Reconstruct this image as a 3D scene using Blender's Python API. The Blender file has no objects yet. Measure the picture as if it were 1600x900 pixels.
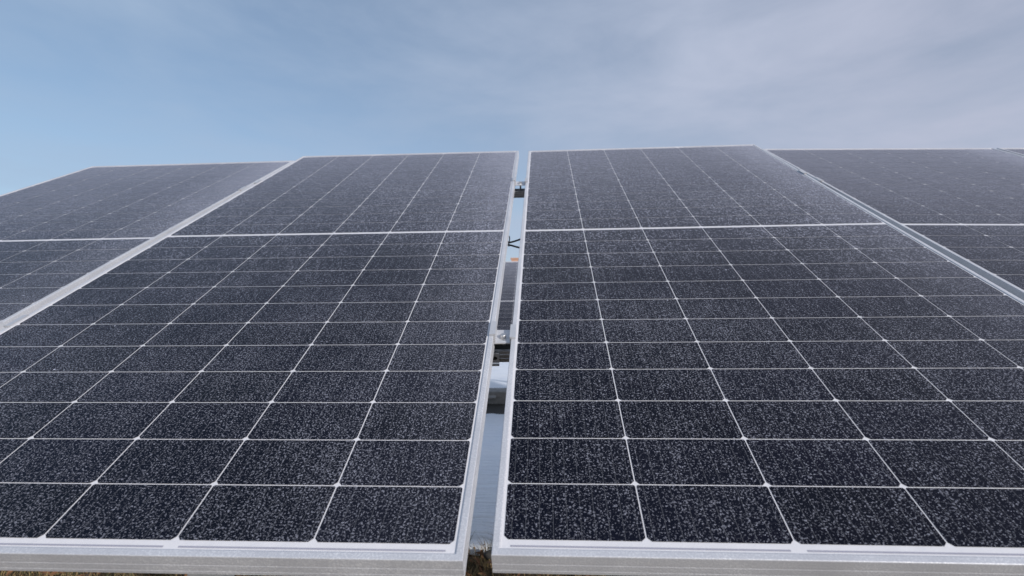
import bpy, math, random
from mathutils import Matrix, Vector
random.seed(7)
scn = bpy.context.scene
R = math.radians

# ------------------------------------------------------------------ camera
cam = bpy.data.cameras.new('camera')
co = bpy.data.objects.new('camera', cam)
scn.collection.objects.link(co)
cam.sensor_width = 36.0
cam.lens = 812.28 / 1600 * 36.0
cam.clip_start = 0.02
cam.clip_end = 4000
CAMR = [[0.9982928565391354, 0.012225871459813667, 0.05711305148546418],
        [0.05777333328636671, -0.06305372152902762, -0.996336524554993],
        [-0.00857989183588934, 0.9979352465307496, -0.06365240912720027]]
CAMP = Vector((0.06763156, -0.67139251, 0.99343770))
co.matrix_world = Matrix.Translation(CAMP) @ Matrix(CAMR).to_4x4()
cam.dof.use_dof = True
cam.dof.focus_distance = 1.15
cam.dof.aperture_fstop = 5.0
scn.camera = co

# ------------------------------------------------------------------ sky, sun, exposure
SUN_DIR = Vector((0.66, -0.70, 0.30)).normalized()      # towards the sun
elev = math.asin(SUN_DIR.z)
azim = math.atan2(SUN_DIR.x, SUN_DIR.y)                 # clockwise from +Y
w = bpy.data.worlds.new('World')
scn.world = w
w.use_nodes = True
nt = w.node_tree
nt.nodes.clear()
def N(tree, t, **kw):
    n = tree.nodes.new(t)
    for k, v in kw.items():
        setattr(n, k, v)
    return n
wo = N(nt, 'ShaderNodeOutputWorld')
sky = N(nt, 'ShaderNodeTexSky', sky_type='NISHITA', sun_disc=False)
sky.sun_elevation = elev
sky.sun_rotation = azim
sky.altitude = 100
sky.air_density = 1.0
sky.dust_density = 1.2
sky.ozone_density = 1.6
bg = N(nt, 'ShaderNodeBackground')
bg.inputs['Strength'].default_value = 0.115
tc = N(nt, 'ShaderNodeTexCoord')
# thin high cloud veil: soft noise over the sky directions
mp = N(nt, 'ShaderNodeMapping')
mp.inputs['Rotation'].default_value = (0, R(14), 0)
mp.inputs['Scale'].default_value = (1.1, 1.1, 3.4)
nz = N(nt, 'ShaderNodeTexNoise')
nz.inputs['Scale'].default_value = 2.6
nz.inputs['Detail'].default_value = 7
nz.inputs['Roughness'].default_value = 0.55
nz.inputs['Distortion'].default_value = 0.3
rp = N(nt, 'ShaderNodeValToRGB')
rp.color_ramp.elements[0].position = 0.34
rp.color_ramp.elements[0].color = (0.46, 0.46, 0.46, 1)
rp.color_ramp.elements[1].position = 0.72
rp.color_ramp.elements[1].color = (0.97, 0.97, 0.97, 1)
# veil is thicker towards the sun's side (+x)
sx = N(nt, 'ShaderNodeSeparateXYZ')
mr = N(nt, 'ShaderNodeMapRange')
mr.inputs['From Min'].default_value = -0.75
mr.inputs['From Max'].default_value = 0.75
mr.inputs['To Min'].default_value = -0.22
mr.inputs['To Max'].default_value = 0.14
ad = N(nt, 'ShaderNodeMath', operation='ADD', use_clamp=True)
mx = N(nt, 'ShaderNodeMixRGB')
tint = N(nt, 'ShaderNodeMixRGB')                          # veil colour: cool away from the sun, warmer towards it
tint.inputs['Color1'].default_value = (2.8, 3.65, 4.9, 1)
tint.inputs['Color2'].default_value = (3.6, 3.85, 4.8, 1)
tf = N(nt, 'ShaderNodeMapRange')
tf.inputs['From Min'].default_value = -0.6
tf.inputs['From Max'].default_value = 0.6
nt.links.new(tint.outputs['Color'], mx.inputs['Color2'])
L = nt.links.new
L(tc.outputs['Generated'], mp.inputs['Vector'])
L(mp.outputs['Vector'], nz.inputs['Vector'])
L(nz.outputs['Fac'], rp.inputs['Fac'])
L(tc.outputs['Generated'], sx.inputs['Vector'])
L(sx.outputs['X'], mr.inputs['Value'])
L(sx.outputs['X'], tf.inputs['Value'])
L(tf.outputs['Result'], tint.inputs['Fac'])
L(rp.outputs['Color'], ad.inputs[0])
L(mr.outputs['Result'], ad.inputs[1])
L(ad.outputs[0], mx.inputs['Fac'])
L(sky.outputs['Color'], mx.inputs['Color1'])
L(mx.outputs['Color'], bg.inputs['Color'])
L(bg.outputs['Background'], wo.inputs['Surface'])

sun = bpy.data.lights.new('sun', 'SUN')
sun.energy = 3.0
sun.angle = R(2.0)
sun.color = (1.0, 0.95, 0.90)
so = bpy.data.objects.new('sun', sun)
scn.collection.objects.link(so)
so.rotation_euler = SUN_DIR.to_track_quat('Z', 'Y').to_euler()

scn.view_settings.view_transform = 'Standard'
scn.view_settings.look = 'None'
scn.view_settings.exposure = 0.26
scn.view_settings.gamma = 1
scn.view_settings.use_curve_mapping = False

# ------------------------------------------------------------------ helpers
C = scn.collection
class MB:
    def __init__(s):
        s.v = []; s.f = []; s.m = []
    def add(s, vs, fs, mi=0):
        o = len(s.v)
        s.v += [tuple(p) for p in vs]
        s.f += [tuple(i + o for i in f) for f in fs]
        s.m += [mi] * len(fs)
    def box(s, x0, x1, y0, y1, z0, z1, mi=0):
        s.add([(x0,y0,z0),(x1,y0,z0),(x1,y1,z0),(x0,y1,z0),(x0,y0,z1),(x1,y0,z1),(x1,y1,z1),(x0,y1,z1)],
              [(0,3,2,1),(4,5,6,7),(0,1,5,4),(1,2,6,5),(2,3,7,6),(3,0,4,7)], mi)
    def prism(s, prof, x0, x1, mi=0):
        """closed (y, z) outline extruded along x"""
        n = len(prof)
        s.add([(x0, y, z) for y, z in prof] + [(x1, y, z) for y, z in prof],
              [(i, (i+1) % n, n + (i+1) % n, n + i) for i in range(n)] + [tuple(range(n-1, -1, -1)), tuple(range(n, 2*n))], mi)
    def lathe(s, prof, cx, cy, seg=20, mi=0):
        n = len(prof)
        vs = []
        for k in range(seg):
            a = 2*math.pi*k/seg
            vs += [(cx + r*math.cos(a), cy + r*math.sin(a), z) for r, z in prof]
        fs = [(k*n+i, ((k+1) % seg)*n+i, ((k+1) % seg)*n+i+1, k*n+i+1) for k in range(seg) for i in range(n-1)]
        s.add(vs, fs, mi)
    def tube(s, pts, rad, seg=10, mi=0):
        pts = [Vector(p) for p in pts]
        vs = []
        side = None
        for i, p in enumerate(pts):
            t = (pts[min(i+1, len(pts)-1)] - pts[max(i-1, 0)]).normalized()
            if side is None:
                side = t.orthogonal().normalized()
            side = (side - t*side.dot(t)).normalized()
            up = t.cross(side)
            r = rad[i] if isinstance(rad, (list, tuple)) else rad
            for k in range(seg):
                a = 2*math.pi*k/seg
                vs.append(p + (side*math.cos(a) + up*math.sin(a))*r)
        n = len(pts)
        fs = [(i*seg+k, i*seg+(k+1) % seg, (i+1)*seg+(k+1) % seg, (i+1)*seg+k) for i in range(n-1) for k in range(seg)]
        fs += [tuple(range(seg-1, -1, -1)), tuple(range((n-1)*seg, n*seg))]
        s.add(vs, fs, mi)
    def build(s, name, mats, parent=None, smooth=False, bevel=0):
        me = bpy.data.meshes.new(name)
        me.from_pydata(s.v, [], s.f)
        if not isinstance(mats, (list, tuple)):
            mats = [mats]
        for m in mats:
            me.materials.append(m)
        for p, i in zip(me.polygons, s.m):
            p.material_index = i
            p.use_smooth = smooth
        me.update()
        o = bpy.data.objects.new(name, me)
        C.objects.link(o)
        if parent:
            o.parent = parent
        if bevel:
            b = o.modifiers.new('bevel', 'BEVEL')
            b.width = bevel; b.segments = 2; b.limit_method = 'ANGLE'
        return o
def tag(o, label=None, cat=None, group=None, kind=None):
    if label: o['label'] = label
    if cat: o['category'] = cat
    if group: o['group'] = group
    if kind: o['kind'] = kind
    return o
def empty(name, mw):
    o = bpy.data.objects.new(name, None)
    o.empty_display_size = 0.1
    C.objects.link(o)
    o.matrix_world = mw
    return o
def copy_tree(o, parent=None):
    c = o.copy()
    C.objects.link(c)
    c.parent = parent
    for ch in list(o.children):
        copy_tree(ch, c)
    return c

# ------------------------------------------------------------------ materials
def new_mat(name):
    m = bpy.data.materials.new(name)
    m.use_nodes = True
    t = m.node_tree
    return m, t, t.nodes['Principled BSDF'], t.links.new
def noise(t, vec, scale, detail=2, rough=0.5, dist=0.0):
    n = N(t, 'ShaderNodeTexNoise')
    n.inputs['Scale'].default_value = scale
    n.inputs['Detail'].default_value = detail
    n.inputs['Roughness'].default_value = rough
    n.inputs['Distortion'].default_value = dist
    if vec: t.links.new(vec, n.inputs['Vector'])
    return n.outputs['Fac']
def rng(t, val, a, b, c=0.0, d=1.0, smooth=False):
    n = N(t, 'ShaderNodeMapRange')
    if smooth: n.interpolation_type = 'SMOOTHSTEP'
    for k, v in (('From Min', a), ('From Max', b), ('To Min', c), ('To Max', d)):
        n.inputs[k].default_value = v
    t.links.new(val, n.inputs['Value'])
    return n.outputs['Result']
def mth(t, op, a, b=None, clamp=False):
    n = N(t, 'ShaderNodeMath', operation=op, use_clamp=clamp)
    for i, x in enumerate((a, b)):
        if x is None: continue
        if isinstance(x, (int, float)): n.inputs[i].default_value = x
        else: t.links.new(x, n.inputs[i])
    return n.outputs[0]
def mixc(t, f, c1, c2):
    n = N(t, 'ShaderNodeMixRGB')
    for k, x in (('Fac', f), ('Color1', c1), ('Color2', c2)):
        if isinstance(x, (int, float)): n.inputs[k].default_value = x
        elif isinstance(x, tuple): n.inputs[k].default_value = (*x, 1)
        else: t.links.new(x, n.inputs[k])
    return n.outputs['Color']
def bump(t, h, strength, dist, normal_in=None):
    n = N(t, 'ShaderNodeBump')
    n.inputs['Strength'].default_value = strength
    n.inputs['Distance'].default_value = dist
    t.links.new(h, n.inputs['Height'])
    return n.outputs['Normal']

def frosted_glass(name, kind, frost=1.0):
    """glass-covered face of a solar panel with hoar frost grains frozen on it"""
    m, t, p, L = new_mat(name)
    tc = N(t, 'ShaderNodeTexCoord')
    oi = N(t, 'ShaderNodeObjectInfo')
    loc = tc.outputs['Object']
    sep = N(t, 'ShaderNodeSeparateXYZ'); L(loc, sep.inputs[0])
    x, y = sep.outputs['X'], sep.outputs['Y']
    off = N(t, 'ShaderNodeVectorMath', operation='ADD')
    cmb = N(t, 'ShaderNodeCombineXYZ')
    L(oi.outputs['Location'], off.inputs[1])      # differs per panel, same for the parts of one panel
    L(loc, off.inputs[0])
    v = off.outputs[0]
    # base colour
    if kind == 'cell':
        bb = mth(t, 'FRACT', mth(t, 'MULTIPLY', mth(t, 'SUBTRACT', x, 0.0145), 10/0.1845))
        line = mth(t, 'LESS_THAN', mth(t, 'ABSOLUTE', mth(t, 'SUBTRACT', bb, 0.5)), 0.022)
        ix = mth(t, 'FLOOR', mth(t, 'DIVIDE', mth(t, 'SUBTRACT', x, 0.0135), 0.1845))
        iy = mth(t, 'FLOOR', mth(t, 'DIVIDE', mth(t, 'SUBTRACT', y, 0.0235), 0.0931))
        cc = N(t, 'ShaderNodeCombineXYZ'); L(ix, cc.inputs[0]); L(iy, cc.inputs[1])
        wn = N(t, 'ShaderNodeTexWhiteNoise'); L(cc.outputs[0], wn.inputs['Vector'])
        tone = mth(t, 'ADD', mth(t, 'MULTIPLY', noise(t, v, 3.0, 2), 0.6), mth(t, 'MULTIPLY', wn.outputs['Value'], 0.4))
        base = mixc(t, rng(t, tone, .3, .7), (0.0008, 0.0015, 0.0060), (0.0016, 0.0022, 0.0090))
        base = mixc(t, mth(t, 'MULTIPLY', line, 0.22), base, (0.30, 0.31, 0.34))
    elif kind == 'sheet':
        base = mixc(t, noise(t, v, 40, 3), (0.58, 0.58, 0.61), (0.70, 0.69, 0.71))
    else:
        base = mixc(t, 0.5, (0.30, 0.30, 0.36), (0.32, 0.32, 0.38))
    # frost grains: short irregular strokes a few millimetres long
    big = noise(t, v, 2.3, 3, 0.6)
    stm = N(t, 'ShaderNodeMapping'); stm.inputs['Scale'].default_value = (34, 1.6, 1)     # run-off streaks down the slope
    L(v, stm.inputs['Vector'])
    streak = noise(t, stm.outputs['Vector'], 1.0, 3, 0.6)
    mid = noise(t, v, 22, 2, 0.6)
    warp = N(t, 'ShaderNodeTexNoise'); warp.inputs['Scale'].default_value = 130
    warp.inputs['Detail'].default_value = 1
    L(v, warp.inputs['Vector'])
    wv = N(t, 'ShaderNodeVectorMath', operation='MULTIPLY_ADD')
    wv.inputs[1].default_value = (0.003, 0.003, 0.003)
    L(warp.outputs['Color'], wv.inputs[0]); L(v, wv.inputs[2])
    g1 = noise(t, wv.outputs[0], 370, 1.0, 0.4, 0.5)
    g2 = noise(t, wv.outputs[0], 760, 1.0, 0.5, 0.3)
    # more frost towards the right frame and in drifts; upper paints in grazing-view brightening
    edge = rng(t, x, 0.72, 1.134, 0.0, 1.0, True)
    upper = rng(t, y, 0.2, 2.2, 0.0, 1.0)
    drift = rng(t, big, 0.35, 0.7)
    cover = mth(t, 'ADD', mth(t, 'MULTIPLY', edge, 0.018), mth(t, 'MULTIPLY', drift, 0.035))
    cover = mth(t, 'ADD', cover, mth(t, 'MULTIPLY', upper, 0.020))
    cover = mth(t, 'ADD', cover, mth(t, 'MULTIPLY', rng(t, mid, .3, .7), 0.028))
    cover = mth(t, 'ADD', cover, mth(t, 'MULTIPLY', rng(t, streak, .35, .65), 0.016))
    h = mth(t, 'ADD', mth(t, 'MULTIPLY', g1, 0.78), mth(t, 'MULTIPLY', g2, 0.22))
    # the crystals grow into larger, longer clumps further up the slope
    for (sc_, sq, ya, yb, gain) in ((250, 0.70, 0.35, 1.40, 0.0),):
        mq = N(t, 'ShaderNodeMapping'); mq.inputs['Scale'].default_value = (1, sq, 1)
        L(v, mq.inputs['Vector'])
        gc = noise(t, mq.outputs['Vector'], sc_, 2.0, 0.55, 0.2)
        k_ = rng(t, y, ya, yb, 0.0, 0.9, True)
        hm = N(t, 'ShaderNodeMix'); hm.data_type = 'FLOAT'
        L(k_, hm.inputs[0]); L(h, hm.inputs[2]); L(gc, hm.inputs[3])
        h = hm.outputs[0]
    h = mth(t, 'ADD', h, cover)
    grain = rng(t, h, 0.588, 0.655, 0.0, 1.0)
    bright = rng(t, noise(t, v, 610, 0), 0.3, 0.72, 0.30, 1.0)
    grainb = mth(t, 'MULTIPLY', grain, bright)
    # fine rime film between the grains, thicker beside the right frame
    film_haze = mth(t, 'ADD', mth(t, 'MULTIPLY', mth(t, 'MULTIPLY', edge, edge), mth(t, 'ADD', mth(t, 'MULTIPLY', upper, 0.16), 0.015)), mth(t, 'MULTIPLY', drift, 0.006))
    film_haze = mth(t, 'ADD', film_haze, mth(t, 'MULTIPLY', mth(t, 'POWER', upper, 2.0), 0.25))  # haze of the grazing view painted in, growing up the slope
    film_haze = mth(t, 'MULTIPLY', film_haze, rng(t, noise(t, v, 900, 1), 0.3, 0.7, 0.3, 1.4))
    film_haze = mth(t, 'ADD', film_haze, 0.0005)
    # rare coarse crystals
    vor = N(t, 'ShaderNodeTexVoronoi'); vor.inputs['Scale'].default_value = 22
    vor.inputs['Randomness'].default_value = 1
    L(v, vor.inputs['Vector'])
    spot = mth(t, 'LESS_THAN', vor.outputs['Distance'], 0.045)
    sc = N(t, 'ShaderNodeSeparateXYZ'); L(vor.outputs['Color'], sc.inputs[0])
    spot = mth(t, 'MULTIPLY', spot, mth(t, 'GREATER_THAN', sc.outputs[0], 0.93))
    amt = mth(t, 'MULTIPLY', mth(t, 'ADD', mth(t, 'MULTIPLY', mth(t, 'MULTIPLY', grainb, rng(t, y, 0.0, 1.1, 0.40, 0.56)), rng(t, y, 1.1, 2.2, 1.0, 0.62)), film_haze), frost)
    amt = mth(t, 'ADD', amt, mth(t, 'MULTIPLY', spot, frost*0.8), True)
    if kind != 'cell':
        amt = mth(t, 'MULTIPLY', amt, 0.35)
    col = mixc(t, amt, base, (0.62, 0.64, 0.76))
    L(col, p.inputs['Base Color'])
    L(mth(t, 'ADD', mth(t, 'MULTIPLY', amt, 0.4), 0.42), p.inputs['Roughness'])
    p.inputs['IOR'].default_value = 1.4
    p.inputs['Specular IOR Level'].default_value = 0.04
    p.inputs['Coat Weight'].default_value = 0.5
    p.inputs['Coat Roughness'].default_value = 0.25 if frost > .5 else 0.12
    p.inputs['Coat IOR'].default_value = 1.32        # anti-reflective solar glass
    # crystals standing on the glass scatter light at low angles
    p.inputs['Sheen Weight'].default_value = 0.45*frost
    p.inputs['Sheen Roughness'].default_value = 0.22
    p.inputs['Sheen Tint'].default_value = (0.74, 0.74, 1, 1)
    hb = mth(t, 'ADD', grain, mth(t, 'MULTIPLY', spot, 1.5))
    nb = bump(t, hb, (0.7 if kind == 'cell' else 0.15)*frost, 0.0009)
    L(nb, p.inputs['Normal'])
    return m

def aluminium(name, col=(0.52, 0.53, 0.56), rime=0.5, metal=0.35, rough=0.45):
    m, t, p, L = new_mat(name)
    tc = N(t, 'ShaderNodeTexCoord')
    oi = N(t, 'ShaderNodeObjectInfo')
    off = N(t, 'ShaderNodeVectorMath', operation='ADD')
    L(tc.outputs['Object'], off.inputs[0]); L(oi.outputs['Location'], off.inputs[1])
    v = off.outputs[0]
    a = noise(t, v, 380, 2, 0.6)
    b = noise(t, v, 9, 4, 0.6)
    c = noise(t, v, 1500, 1, 0.5)
    f = mth(t, 'MULTIPLY', rng(t, a, 0.45, 0.72), rng(t, b, 0.3, 0.7, 0.25, 1.0))
    f = mth(t, 'MULTIPLY', f, rime)
    dark = mixc(t, rng(t, b, .3, .75), tuple(x*0.88 for x in col), col)
    L(mixc(t, f, dark, (0.80, 0.81, 0.83)), p.inputs['Base Color'])
    p.inputs['Metallic'].default_value = metal
    L(rng(t, b, .3, .7, rough-0.07, rough+0.12), p.inputs['Roughness'])
    L(bump(t, mth(t, 'ADD', f, mth(t, 'MULTIPLY', c, 0.25)), 0.5*max(rime, .3), 0.0005), p.inputs['Normal'])
    return m

def plain(name, c1, c2, scale=30, rough=0.6, metal=0.0, bmp=0.3, bdist=0.002, detail=4):
    m, t, p, L = new_mat(name)
    tc = N(t, 'ShaderNodeTexCoord')
    n1 = noise(t, tc.outputs['Object'], scale, detail, 0.6)
    L(mixc(t, rng(t, n1, .3, .7), c1, c2), p.inputs['Base Color'])
    p.inputs['Roughness'].default_value = rough
    p.inputs['Metallic'].default_value = metal
    L(bump(t, n1, bmp, bdist), p.inputs['Normal'])
    return m

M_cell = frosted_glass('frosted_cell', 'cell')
M_sheet = frosted_glass('frosted_backsheet', 'sheet')
M_ribbon = frosted_glass('frosted_ribbon', 'ribbon')
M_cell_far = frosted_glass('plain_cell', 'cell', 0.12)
M_sheet_far = frosted_glass('plain_backsheet', 'sheet', 0.12)
M_alu = aluminium('anodised_frame', (0.54, 0.55, 0.59), 0.8, 0.2, 0.42)
M_clamp = aluminium('clamp_aluminium', (0.56, 0.57, 0.60), 0.25, 0.4, 0.4)
M_zinc = plain('galvanised_steel', (0.30, 0.31, 0.33), (0.44, 0.45, 0.46), 60, 0.45, 0.6, 0.2, 0.0006)
M_bolt = plain('bolt_steel', (0.45, 0.45, 0.46), (0.6, 0.6, 0.6), 300, 0.35, 0.8, 0.1, 0.0002)
M_black = plain('black_plastic', (0.010, 0.010, 0.012), (0.02, 0.02, 0.022), 80, 0.5, 0, 0.1, 0.0005)
M_back = plain('white_panel_back', (0.6, 0.6, 0.6), (0.68, 0.68, 0.68), 20, 0.5)
M_conc = plain('concrete', (0.20, 0.20, 0.20), (0.36, 0.35, 0.34), 14, 0.9, 0, 0.6, 0.006)
M_plaster = plain('house_plaster', (0.50, 0.47, 0.42), (0.60, 0.57, 0.52), 3, 0.9)
M_brick = plain('orange_brick', (0.36, 0.19, 0.12), (0.48, 0.28, 0.19), 8, 0.85)
M_pane = plain('dark_window', (0.03, 0.035, 0.045), (0.05, 0.055, 0.065), 2, 0.1)
M_wood = plain('painted_wood', (0.35, 0.33, 0.30), (0.45, 0.43, 0.4), 12, 0.7)

# ------------------------------------------------------------------ ground
def snow_edge(x):
    return 1.66 + 0.10*math.sin(x*2.3+1) + 0.06*math.sin(x*6.1) + 0.03*math.sin(x*15.3+2) + 0.018*math.sin(x*37)
m, t, p, L2 = new_mat('bare_soil')
tc = N(t, 'ShaderNodeTexCoord')
n1 = noise(t, tc.outputs['Object'], 9, 8, 0.7)
n2 = noise(t, tc.outputs['Object'], 60, 5, 0.7)
c = mixc(t, rng(t, n1, .3, .7), (0.045, 0.028, 0.015), (0.13, 0.085, 0.045))
c = mixc(t, mth(t, 'MULTIPLY', rng(t, n2, .45, .7), 0.6), c, (0.22, 0.16, 0.09))
L2(c, p.inputs['Base Color']); p.inputs['Roughness'].default_value = 0.95
L2(bump(t, mth(t, 'ADD', n1, n2), 1.0, 0.03), p.inputs['Normal'])
M_soil = m
b = MB()
NX, NY = 120, 60
def frange(a, bb, n): return [a + (bb-a)*i/n for i in range(n+1)]
xs = [-1500, -300, -60, -15] + frange(-6, 6, 120) + [15, 60, 300, 1500]
ys = [-1500, -300, -60, -15, -6] + frange(-3, 3, 60) + [8, 15, 60, 300, 1500]
vs = [(x, y, (random.uniform(-.008, .008) if abs(x) < 6 and -3 < y < 3 else 0) - 0.01) for y in ys for x in xs]
nx = len(xs)
b.add(vs, [(j*nx+i, j*nx+i+1, (j+1)*nx+i+1, (j+1)*nx+i) for j in range(len(ys)-1) for i in range(nx-1)])
g = b.build('ground', M_soil, smooth=True)
tag(g, 'bare brown soil with dry plant litter under the panels', 'ground', kind='structure')

m, t, p, L2 = new_mat('snow')
tc = N(t, 'ShaderNodeTexCoord')
n1 = noise(t, tc.outputs['Object'], 2.2, 5, 0.55)
n2 = noise(t, tc.outputs['Object'], 35, 4, 0.6)
mpp = N(t, 'ShaderNodeMapping'); mpp.inputs['Scale'].default_value = (1.2, 9, 1)
L2(tc.outputs['Object'], mpp.inputs['Vector'])
n3 = noise(t, mpp.outputs['Vector'], 2.0, 3, 0.6)
L2(mixc(t, rng(t, n1, .3, .7), (0.78, 0.82, 0.88), (0.86, 0.88, 0.91)), p.inputs['Base Color'])
p.inputs['Roughness'].default_value = 0.75
p.inputs['Subsurface Weight'].default_value = 0.0
L2(bump(t, mth(t, 'ADD', mth(t, 'MULTIPLY', n2, 0.2), n3), 0.7, 0.05), p.inputs['Normal'])
M_snow = m
# snow cover behind: its near edge is a ragged melt line, with one melted-out patch round the far footing
b = MB()
import mathutils
xs = [-1400, -250, -60, -20] + frange(-7, 7, 280) + [20, 60, 250, 1400]
nx = len(xs)
rows = [0, 0.02, 0.05, 0.10, 0.18, 0.3] + frange(0.4, 8.0, 76) + [12, 20, 60, 250, 1400]
def patch(x, y):
    """1 inside the melted patch"""
    dx, dy = (x+0.55)/0.62, (y-5.28)/0.50
    a = math.atan2(dy, dx)
    r = math.hypot(dx, dy) + 0.10*math.sin(3*a+1) + 0.07*math.sin(7*a) + 0.04*math.sin(13*a+.5)
    return r
vs = []
for rr in rows:
    for x in xs:
        xe = max(-7, min(7, x))
        y = snow_edge(xe) + rr
        th = 0.055*min(1, (rr/0.25))**0.5
        th += 0.018*mathutils.noise.noise(Vector((xe*1.3, y*1.3, 0))) * min(1, rr*2)
        q = patch(x, y)
        if q < 1.25: th *= max(0.0, min(1.0, (q-1.0)/0.25)) ; th -= 0.03*(q < 1.0)
        if rr == 0: th = -0.03
        vs.append((x, y, th))
b.add(vs, [(j*nx+i, j*nx+i+1, (j+1)*nx+i+1, (j+1)*nx+i) for j in range(len(rows)-1) for i in range(nx-1)])
s = b.build('snow', M_snow, smooth=True)
tag(s, 'blue-white snow lying on the ground behind the panels', 'snow', kind='structure')

M_shade_soil = plain('shade_painted_soil', (0.008, 0.007, 0.006), (0.035, 0.028, 0.02), 25, 0.8, 0, 0.8, 0.01)  # bare soil toned near-black, its shade painted into the colour
b = MB()
n = 48
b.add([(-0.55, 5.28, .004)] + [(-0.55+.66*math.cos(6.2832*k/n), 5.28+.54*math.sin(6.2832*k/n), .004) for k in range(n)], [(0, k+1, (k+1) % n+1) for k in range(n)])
o = b.build('shade_dark_soil', M_shade_soil)
tag(o, 'soil with painted-in shade showing in a melted hole in the snow', 'soil', kind='structure')

# dry grass and litter (nobody could count it)
M_grass = plain('dry_grass_blade', (0.16, 0.10, 0.04), (0.36, 0.26, 0.12), 25, 0.8, 0, 0.0)
M_grass2 = plain('moss_green_blade', (0.05, 0.055, 0.02), (0.13, 0.12, 0.05), 25, 0.8, 0, 0.0)
M_leaf = plain('brown_leaf', (0.10, 0.045, 0.02), (0.26, 0.13, 0.06), 25, 0.8, 0, 0.2)
b = MB()
rnd = random.Random(3)
for k in range(30000):
    if k % 3:
        x = rnd.uniform(-3.6, 0.3); y = rnd.uniform(0.95, 1.75)
    else:
        x = rnd.uniform(-4.5, 4.5); y = rnd.uniform(-1.5, 1.75)
    if y > snow_edge(x) + 0.02: continue
    h = rnd.uniform(0.01, 0.05)
    if mathutils.noise.noise(Vector((x*3, y*3, 5))) > 0.1: h *= 1.7
    a = rnd.uniform(0, 6.283); ln = rnd.uniform(0.3, 1.6)*h
    wd = rnd.uniform(0.0008, 0.0022)
    dx, dy = math.cos(a), math.sin(a)
    px, py = -dy*wd, dx*wd
    z0 = -0.012
    b.add([(x-px, y-py, z0), (x+px, y+py, z0), (x+dx*ln*.5+px*.8, y+dy*ln*.5+py*.8, z0+h*.75), (x+dx*ln*.5-px*.8, y+dy*ln*.5-py*.8, z0+h*.75),
           (x+dx*ln, y+dy*ln, z0+h)], [(0, 1, 2, 3), (3, 2, 4)], rnd.choice((0, 0, 1)))
o = b.build('dry_grass', [M_grass, M_grass2])
tag(o, 'matted dry yellow-brown grass on the soil below the panels', 'grass', kind='stuff')
b = MB()
for k in range(2600):
    if k % 2:
        x = rnd.uniform(-3.2, 0.2); y = rnd.uniform(1.0, 1.75)
    else:
        x = rnd.uniform(-4, 4); y = rnd.uniform(-1.2, 1.8)
    if y > snow_edge(x) + 0.05: continue
    s_ = rnd.uniform(0.008, 0.026)
    Mx = Matrix.Translation((x, y, rnd.uniform(0.0, 0.035))) @ mathutils.Euler((rnd.uniform(-.9, .9), rnd.uniform(-.9, .9), rnd.uniform(0, 6.3))).to_matrix().to_4x4()
    pts = [(-1.1, 0, 0), (-.5, .45, .18), (.2, .55, .25), (1.2, 0, .05), (.2, -.5, .3), (-.5, -.4, .2), (0, 0, 0)]
    b.add([Mx @ (Vector(q)*s_) for q in pts], [(0, 6, 1), (1, 6, 2), (2, 6, 3), (3, 6, 4), (4, 6, 5), (5, 6, 0)])
o = b.build('dead_leaves', M_leaf)
tag(o, 'curled brown dead leaves scattered on the soil beneath the panels', 'leaves', kind='stuff')

# ------------------------------------------------------------------ solar panels
W, H = 1.134, 2.279
PA, PB, HG = 0.1845, 0.0925, 0.006
CW, CH = 0.1825, 0.0909
def frame_bm():
    prof = [(0, -.035), (0, -.0300), (.0003, -.0294), (.0003, -.0262), (0, -.0256), (0, -.0180), (.0003, -.0174), (.0003, -.0150), (0, -.0144),
            (0, -.0012), (.0004, -.0004), (.0012, 0), (.0088, -.0001), (.0104, -.0010), (.0106, -.0024), (.0106, -.0070), (.0020, -.0070), (.0020, -.033), (.028, -.033), (.028, -.035)]
    b = MB()
    rings = []
    for (sx, sy) in ((0, 0), (1, 0), (1, 1), (0, 1)):
        ring = []
        for d, z in prof:
            ring.append(((d if sx == 0 else W-d), (d if sy == 0 else H-d), z))
        rings.append(ring)
    n = len(prof)
    vs = [q for r in rings for q in r]
    fs = []
    for k in range(4):
        k2 = (k+1) % 4
        for i in range(n):
            i2 = (i+1) % n
            fs.append((k*n+i, k2*n+i, k2*n+i2, k*n+i2))
    b.add(vs, fs)
    # corner key seams and drain holes are left to the shading; mitre gap as thin dark step
    return b
def cells_bm():
    b = MB()
    for c_ in range(6):
        for r_ in range(24):
            cx = 0.567 + (c_-2.5)*PA
            y0 = 1.1395 + (r_-12)*PB + (-HG if r_ < 12 else HG) + (PB-CH)/2
            x0, x1, y1 = cx-CW/2, cx+CW/2, y0+CH
            big, sm = 0.0055, 0.0020
            lo, hi = (big, sm)
            z = -0.0020
            b.add([(x0+lo, y0, z), (x1-lo, y0, z), (x1, y0+lo, z), (x1, y1-hi, z), (x1-hi, y1, z), (x0+hi, y1, z), (x0, y1-hi, z), (x0, y0+lo, z)],
                  [(0, 1, 2, 3, 4, 5, 6, 7)])
    return b
def ribbons_bm():
    out = []
    for (k0, k1) in ((0, 2), (2, 4), (4, 6)):
        for y in (0.0148, H-0.0148):
            b = MB(); out.append(b)
            x0 = 0.567+(k0-3)*PA + 0.010; x1 = 0.567+(k1-3)*PA - 0.010
            b.add([(x0, y-.0013, -.0020), (x1, y-.0013, -.0020), (x1, y+.0013, -.0020), (x0, y+.0013, -.0020)], [(0, 1, 2, 3)])
    return out
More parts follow.
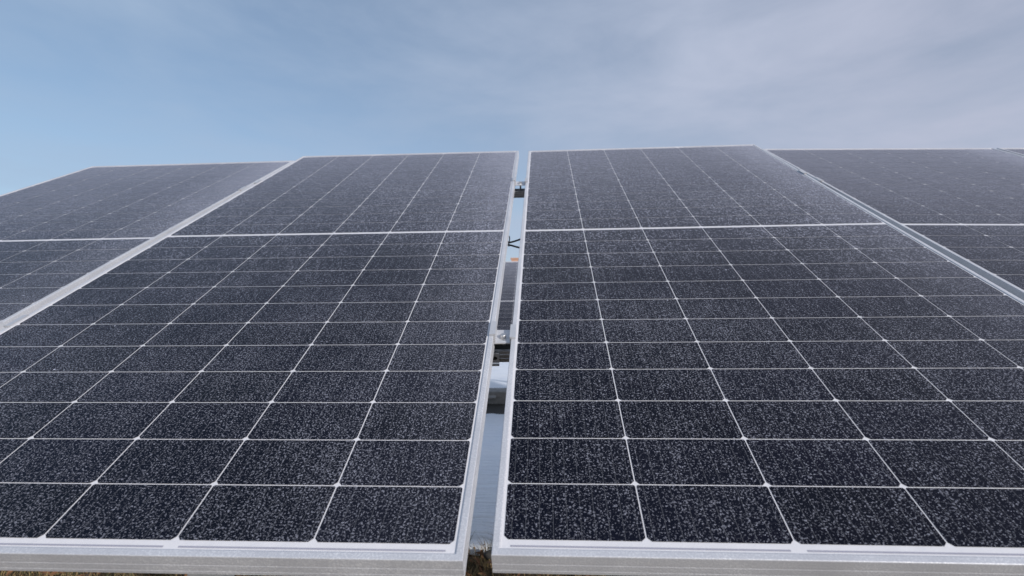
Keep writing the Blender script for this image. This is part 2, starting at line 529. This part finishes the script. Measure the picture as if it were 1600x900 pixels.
def make_panel(far=False):
    root = empty('solar_panel', Matrix())
    frame_bm().build('frame', M_alu, root)
    b = MB(); b.box(.0100, W-.0100, .0100, H-.0100, -.0066, -.0024)
    b.m = [1, 0, 0, 0, 0, 0]
    b.build('backsheet', [M_sheet_far if far else M_sheet, M_back], root)
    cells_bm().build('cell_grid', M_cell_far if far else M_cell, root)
    if not far:
        for rb in ribbons_bm():
            rb.build('ribbon', M_ribbon, root)
    for xx in (0.283, 0.567, 0.85):
        b = MB(); b.box(xx-.035, xx+.035, H/2-.03, H/2+.03, -.024, -.0068)
        b.build('junction_box', M_black, root, bevel=.004)
    return root
def mat4(Rm, T):
    return Matrix.Translation(T) @ Matrix(Rm).to_4x4()
POSES = [
 ('far left solar panel at the end of the row, its left edge against the sky', [[0.9999857885459643, -0.005327724942303477, -0.00019507189730154362], [0.004502400597080958, 0.8635400031575668, -0.5042602416763516], [0.0028550122538028313, 0.5042521971132783, 0.8635517185504654]], (-2.370114428617344, 0.021970143918745605, 0.7109135105443449)),
 ('large frosted solar panel just left of the open centre gap', [[0.9999906656041352, -0.0033343731314567776, 0.0027478465057235273], [0.004270635622393298, 0.8593221188234867, -0.5114169118948784], [-0.0006560304715051584, 0.5114238731781431, 0.8593283374633278]], (-1.167683832048454, -0.021995761380542017, 0.7006088082079971)),
 ('large frosted solar panel just right of the open centre gap', [[0.9999906656041352, 0.0033303779283206936, -0.0027526873148529356], [-0.004270635622393305, 0.8585782975691222, -0.512664674631175], [0.0006560304715051831, 0.5126716449406603, 0.8585845060900285]], (0, 0, 0.7)),
 ('frosted solar panel beyond the grey gap on the right, cut by the right border', [[0.9997333374301474, 0.002029272161559903, 0.02300295818526944], [0.009846159164639934, 0.8635843417497941, -0.5041082600337743], [-0.0208879673612229, 0.5042003240172196, 0.8633340755932475]], (1.2033023997157963, 0.05385501798436959, 0.7184771470955216)),
 ('last solar panel at far right, only a sliver of its top corner showing', [[0.9997333374301474, 0.002029272161559903, 0.02300295818526944], [0.009846159164639934, 0.8635843417497941, -0.5041082600337743], [-0.0208879673612229, 0.5042003240172196, 0.8633340755932475]], (2.359993871122477, 0.06524702413785798, 0.6943097688585868)),
]
proto = make_panel()
panel_mw = []
for i, (lab, Rm, T) in enumerate(POSES):
    o = proto if i == 0 else copy_tree(proto)
    o.matrix_world = mat4(Rm, T)
    panel_mw.append(o.matrix_world.copy())
    tag(o, lab, 'solar panel', 'frosted solar panels of the front row')

TILT = R(30.7)
back0 = make_panel(False)
YB, ZB = 4.46, 0.65
for i in range(4):
    o = back0 if i == 0 else copy_tree(back0)
    o.matrix_world = Matrix.Translation((-0.83 + (0, -1.157, 1.157, -2.314)[i], YB, ZB)) @ Matrix.Rotation(TILT, 4, 'X')
    tag(o, 'solar panel of the row behind, seen through the centre gap' if i == 0 else 'solar panel of the row behind, hidden by the front row',
        'solar panel', 'solar panels of the row behind')

# ------------------------------------------------------------------ racks
def rail_bm(x0, x1, yc, ztop=-.0355):
    """strut channel with its slotted mouth facing up at the panels; local panel axes"""
    a, d, tk = 0.0205, 0.028, 0.0025
    z0, z1 = ztop-d, ztop
    b = MB()
    prof = [(yc-a, z1), (yc-a+.008, z1), (yc-a+.008, z1-.004), (yc-a+.008-.0015, z1-.004), (yc-a+.0065, z1-tk), (yc-a+tk, z1-tk), (yc-a+tk, z0+tk), (yc+a-tk, z0+tk),
            (yc+a-tk, z1-tk), (yc+a-.0065, z1-tk), (yc+a-.0065, z1-.004), (yc+a-.008, z1-.004), (yc+a-.008, z1), (yc+a, z1), (yc+a, z0), (yc-a, z0)]
    b.prism(prof, x0, x1)
    # pressed ribs along the front wall
    for k in range(2):
        zz = z0+.007+k*.010
        b.prism([(yc-a, zz), (yc-a-.0012, zz+.0008), (yc-a-.0012, zz+.0027), (yc-a, zz+.0035)], x0, x1)
    return b
def make_rack(name, base, x0, x1, rafters, name_bracket=None):
    root = empty('mounting_rack', base)
    for yc in (0.527, 1.715):
        b = rail_bm(x0, x1, yc)
        b.build('rail', M_zinc, root)
    if name_bracket is not None:
        yc = .527
        b = MB()
        xb = name_bracket
        b.box(xb-.011, xb+.008, yc-.0262, yc-.0222, -.062, -.037)
        b.box(xb-.011, xb+.008, yc-.0330, yc-.0264, -.0655, -.0622)
        br = b.build('bracket', M_clamp, root, bevel=.0008)
        b = MB()
        n = 14
        ring = [(xb-.0025+.0065*math.cos(6.2832*q/n), 0, -.049+.0042*math.sin(6.2832*q/n)) for q in range(n)]
        b.add([(x, yc-.0270, z) for x, y, z in ring] + [(x, yc-.0264, z) for x, y, z in ring],
              [tuple(range(n))] + [(q, (q+1) % n, n+(q+1) % n, n+q) for q in range(n)])
        b.build('bolt_hole', M_black, br)
    inv = base.to_3x3().inverted()
    for rx in rafters:
        b = MB(); b.box(rx-.025, rx+.025, 0.42, 2.15, -.115, -.064)
        b.build('rafter', M_zinc, root, bevel=.003)
        for yl in (0.58, 1.95):
            pw = base @ Vector((rx, yl, -.11))
            lp = base.inverted()
            b = MB()
            r = .035
            top = pw.z
            vs = []
            for z in (-.05, top+.01):
                for (ax, ay) in ((-r, -r), (r, -r), (r, r), (-r, r)):
                    vs.append(lp @ Vector((pw.x+ax, pw.y+ay, z)))
            b.add(vs, [(0, 3, 2, 1), (4, 5, 6, 7), (0, 1, 5, 4), (1, 2, 6, 5), (2, 3, 7, 6), (3, 0, 4, 7)])
            b.build('post', M_zinc, root)
    return root
base = Matrix.Translation((0, 0, 0.70)) @ Matrix.Rotation(R(30.75), 4, 'X')
rk = make_rack('mounting_rack', base, -2.40, 1.165, (-1.85, -0.72, 0.65), -0.034)
tag(rk, 'galvanised steel rack whose slotted rails cross the open centre gap', 'rack')
rk = make_rack('mounting_rack', panel_mw[3] @ Matrix.Translation((0, 0, -.004)), -0.055, 2.30, (0.45, 1.75))
tag(rk, 'galvanised steel rack under the two panels on the right', 'rack')
base2 = Matrix.Translation((0, YB, ZB)) @ Matrix.Rotation(TILT, 4, 'X')
rk = make_rack('mounting_rack', base2, -3.3, 1.6, (-2.6, -0.86, 0.7))
tag(rk, 'galvanised steel rack holding up the row of panels behind', 'rack')

# ------------------------------------------------------------------ clamps
def make_clamp(g_, dz):
    """hat-shaped mid clamp: two wings on the frames, a sunk channel with a bolt between; x=0 and x=g_ are the frame edges"""
    root = empty('panel_clamp', Matrix())
    b = MB()
    ln, tk, wing, dp = .026, .003, .009, .014
    zl, zr = .0004, dz+.0004
    zb = min(0, dz)-dp
    pr = [(-wing, zl), (-wing, zl+tk), (.0035, zl+tk), (.0035, zb+tk), (g_-.0035, zb+tk), (g_-.0035, zr+tk), (g_+wing, zr+tk), (g_+wing, zr),
          (g_-.0005, zr), (g_-.0005, zb), (.0005, zb), (.0005, zl)]
    n = len(pr)
    b.add([(x, -ln, z) for x, z in pr] + [(x, ln, z) for x, z in pr],
          [(i, (i+1) % n, n+(i+1) % n, n+i) for i in range(n)])
    for off_ in (0, n):
        q = [(0, 1, 2, 11), (2, 3, 10, 11), (3, 4, 9, 10), (4, 5, 8, 9), (5, 6, 7, 8)]
        b.f += [tuple(i+off_ for i in f) for f in q]; b.m += [0]*5
    b.box(-wing+.0004, .003, -ln-.0022, -ln+.0005, zl+.0002, zl+tk+.0016)
    b.box(g_-.003, g_+wing-.0004, -ln-.0022, -ln+.0005, zr+.0002, zr+tk+.0016)
    b.build('clamp_bracket', M_clamp, root)
    b = MB()
    cx = g_/2
    b.lathe([(0, zb+.0115), (.0052, zb+.0115), (.0062, zb+.0105), (.0066, zb+.004), (.0090, zb+.0038), (.0094, zb+.0030), (.0094, zb+tk)], cx, -.006, 20)
    b.build('bolt', M_bolt, root)
    b = MB(); b.lathe([(0, -.0450), (.0035, -.0450), (.0035, zb-.0003), (0, zb-.0003)], cx, .006, 10)
    b.build('bolt_shank', M_zinc, root)
    return root
gaps = []
names = {0: 'between the far left panel and its neighbour', 1: 'in the open centre gap', 2: 'on the grey gap right of centre', 3: 'on the last gap at far right'}
protos = {}
for i in range(4):
    A_, B_ = panel_mw[i], panel_mw[i+1]
    for yl, hn in ((0.542, 'lower'), (1.735, 'upper')):
        pa = A_ @ Vector((W, yl, 0)); pb = B_ @ Vector((0, yl, 0))
        loc_ = A_.inverted() @ pb
        gw, dz = loc_.x-W, loc_.z
        key = (round(gw, 3), round(dz, 3))
        if key not in protos:
            o = protos[key] = make_clamp(gw, dz)
        else:
            o = copy_tree(protos[key])
        o.matrix_world = Matrix.Translation(pa) @ A_.to_3x3().to_4x4()
        tag(o, '%s aluminium clamp with bolt %s' % (hn, names[i]), 'clamp', 'aluminium clamps gripping neighbouring panels')

# ------------------------------------------------------------------ cables in the gap
def arc_pts(pts, n=8):
    out = []
    P = [Vector(p) for p in pts]
    P = [P[0]] + P + [P[-1]]
    for i in range(1, len(P)-2):
        for k in range(n):
            t_ = k/n
            a, b_, c_, d_ = P[i-1], P[i], P[i+1], P[i+2]
            out.append(0.5*((2*b_) + (c_-a)*t_ + (2*a-5*b_+4*c_-d_)*t_*t_ + (3*b_-a-3*c_+d_)*t_**3))
    out.append(P[-2])
    return out
mwA = panel_mw[1]
for lab, pts in (('upper', ((W-.16, 1.26, -.050), (W-.05, 1.172, -.056), (W-.004, 1.168, -.055), (W+.030, 1.190, -.055), (W+.08, 1.23, -.050), (W+.16, 1.27, -.045))),
                 ('lower', ((W-.16, 1.10, -.060), (W-.05, 1.160, -.060), (W-.004, 1.162, -.060), (W+.030, 1.140, -.060), (W+.08, 1.10, -.055), (W+.16, 1.05, -.050)))):
    b = MB()
    b.tube(arc_pts([mwA @ Vector(q) for q in pts]), .0030)
    o = b.build('cable', M_black, smooth=True)
    tag(o, lab + ' black cable of the pair crossing the centre gap under the frames', 'cable', 'black cables under the panels')
b = MB()
ring = []
for k in range(19):
    a = k/18*6.0
    ring.append(mwA @ Vector((W-.001+.0015*k/18, 1.165+.009*math.sin(a), -.058+.0075*math.cos(a))))
ring += [mwA @ Vector((W+.002, 1.182, -.050)), mwA @ Vector((W+.001, 1.196, -.046)), mwA @ Vector((W-.004, 1.205, -.044))]
b.tube(ring, .0018, 6)
o = b.build('cable_tie', M_black, smooth=True)
tag(o, 'small black cable tie with upright tail binding the two cables', 'cable tie')

# ------------------------------------------------------------------ footing behind
b = MB()
b.box(-.92, -.36, 5.62, 5.98, -.03, .15)
ft = empty('concrete_footing', Matrix())
b.build('block', M_conc, ft, bevel=.015)
b = MB(); b.box(-.62, -.50, 5.6, 5.6199, .075, .105)
b.build('anchor_plate', M_clamp, ft)
tag(ft, 'grey concrete footing with pale anchor plate on the snow behind the gap', 'footing')

# ------------------------------------------------------------------ house far beyond
hs = empty('brick_chimney_house', Matrix())
hx, hy = -4.6, 40
b = MB(); b.box(hx-5, hx+5, hy, hy+8, -.2, 3.2)
b.build('wall', M_plaster, hs)
b = MB()
prof = [(hy-.5, 3.0), (hy+4, 5.75), (hy+8.5, 3.0), (hy+8.5, 2.8), (hy+4, 5.5), (hy-.5, 2.8)]
b.prism(prof, hx-5.4, hx+5.4)
rf = b.build('snowy_roof', M_snow, hs)
b = MB()
b.box(hx+2.17, hx+2.72, hy+2.4, hy+3.1, 4.4, 6.16); b.box(hx+2.10, hx+2.79, hy+2.33, hy+3.17, 6.16, 6.26)
b.build('chimney', M_brick, rf)
for k in range(3):
    b = MB(); x = hx-3.4+k*2.9
    b.box(x, x+1.1, hy-.06, hy-.001, 1.0, 2.3)
    wn = b.build('window', M_wood, hs)
    b = MB(); b.box(x+.1, x+1.0, hy-.08, hy-.061, 1.1, 2.2); b.build('pane', M_pane, wn)
tag(hs, 'distant house with snow-covered roof and orange brick chimney', 'house')
hs.name = 'house'

# dark stone on the snow's edge
b = MB()
rs = random.Random(5)
seg, rg = 14, 8
vs = []
for i in range(rg+1):
    th = math.pi*i/rg
    for k in range(seg):
        ph = 2*math.pi*k/seg
        r = 1+0.28*mathutils.noise.noise(Vector((math.sin(th)*math.cos(ph)*1.3, math.sin(th)*math.sin(ph)*1.3, math.cos(th)*1.3)))
        vs.append((.034*r*math.sin(th)*math.cos(ph), .026*r*math.sin(th)*math.sin(ph), .022*r*math.cos(th)))
b.add(vs, [(i*seg+k, (i+1)*seg+k, (i+1)*seg+(k+1) % seg, i*seg+(k+1) % seg) for i in range(rg) for k in range(seg)])
o = b.build('stone', plain('dark_stone', (0.02, 0.02, 0.02), (0.06, 0.055, 0.05), 60, 0.8, 0, 0.5, 0.003), smooth=True)
o.location = (-.150, 1.53, .030)
tag(o, 'small dark stone where snow meets soil at the foot of the centre gap', 'stone')
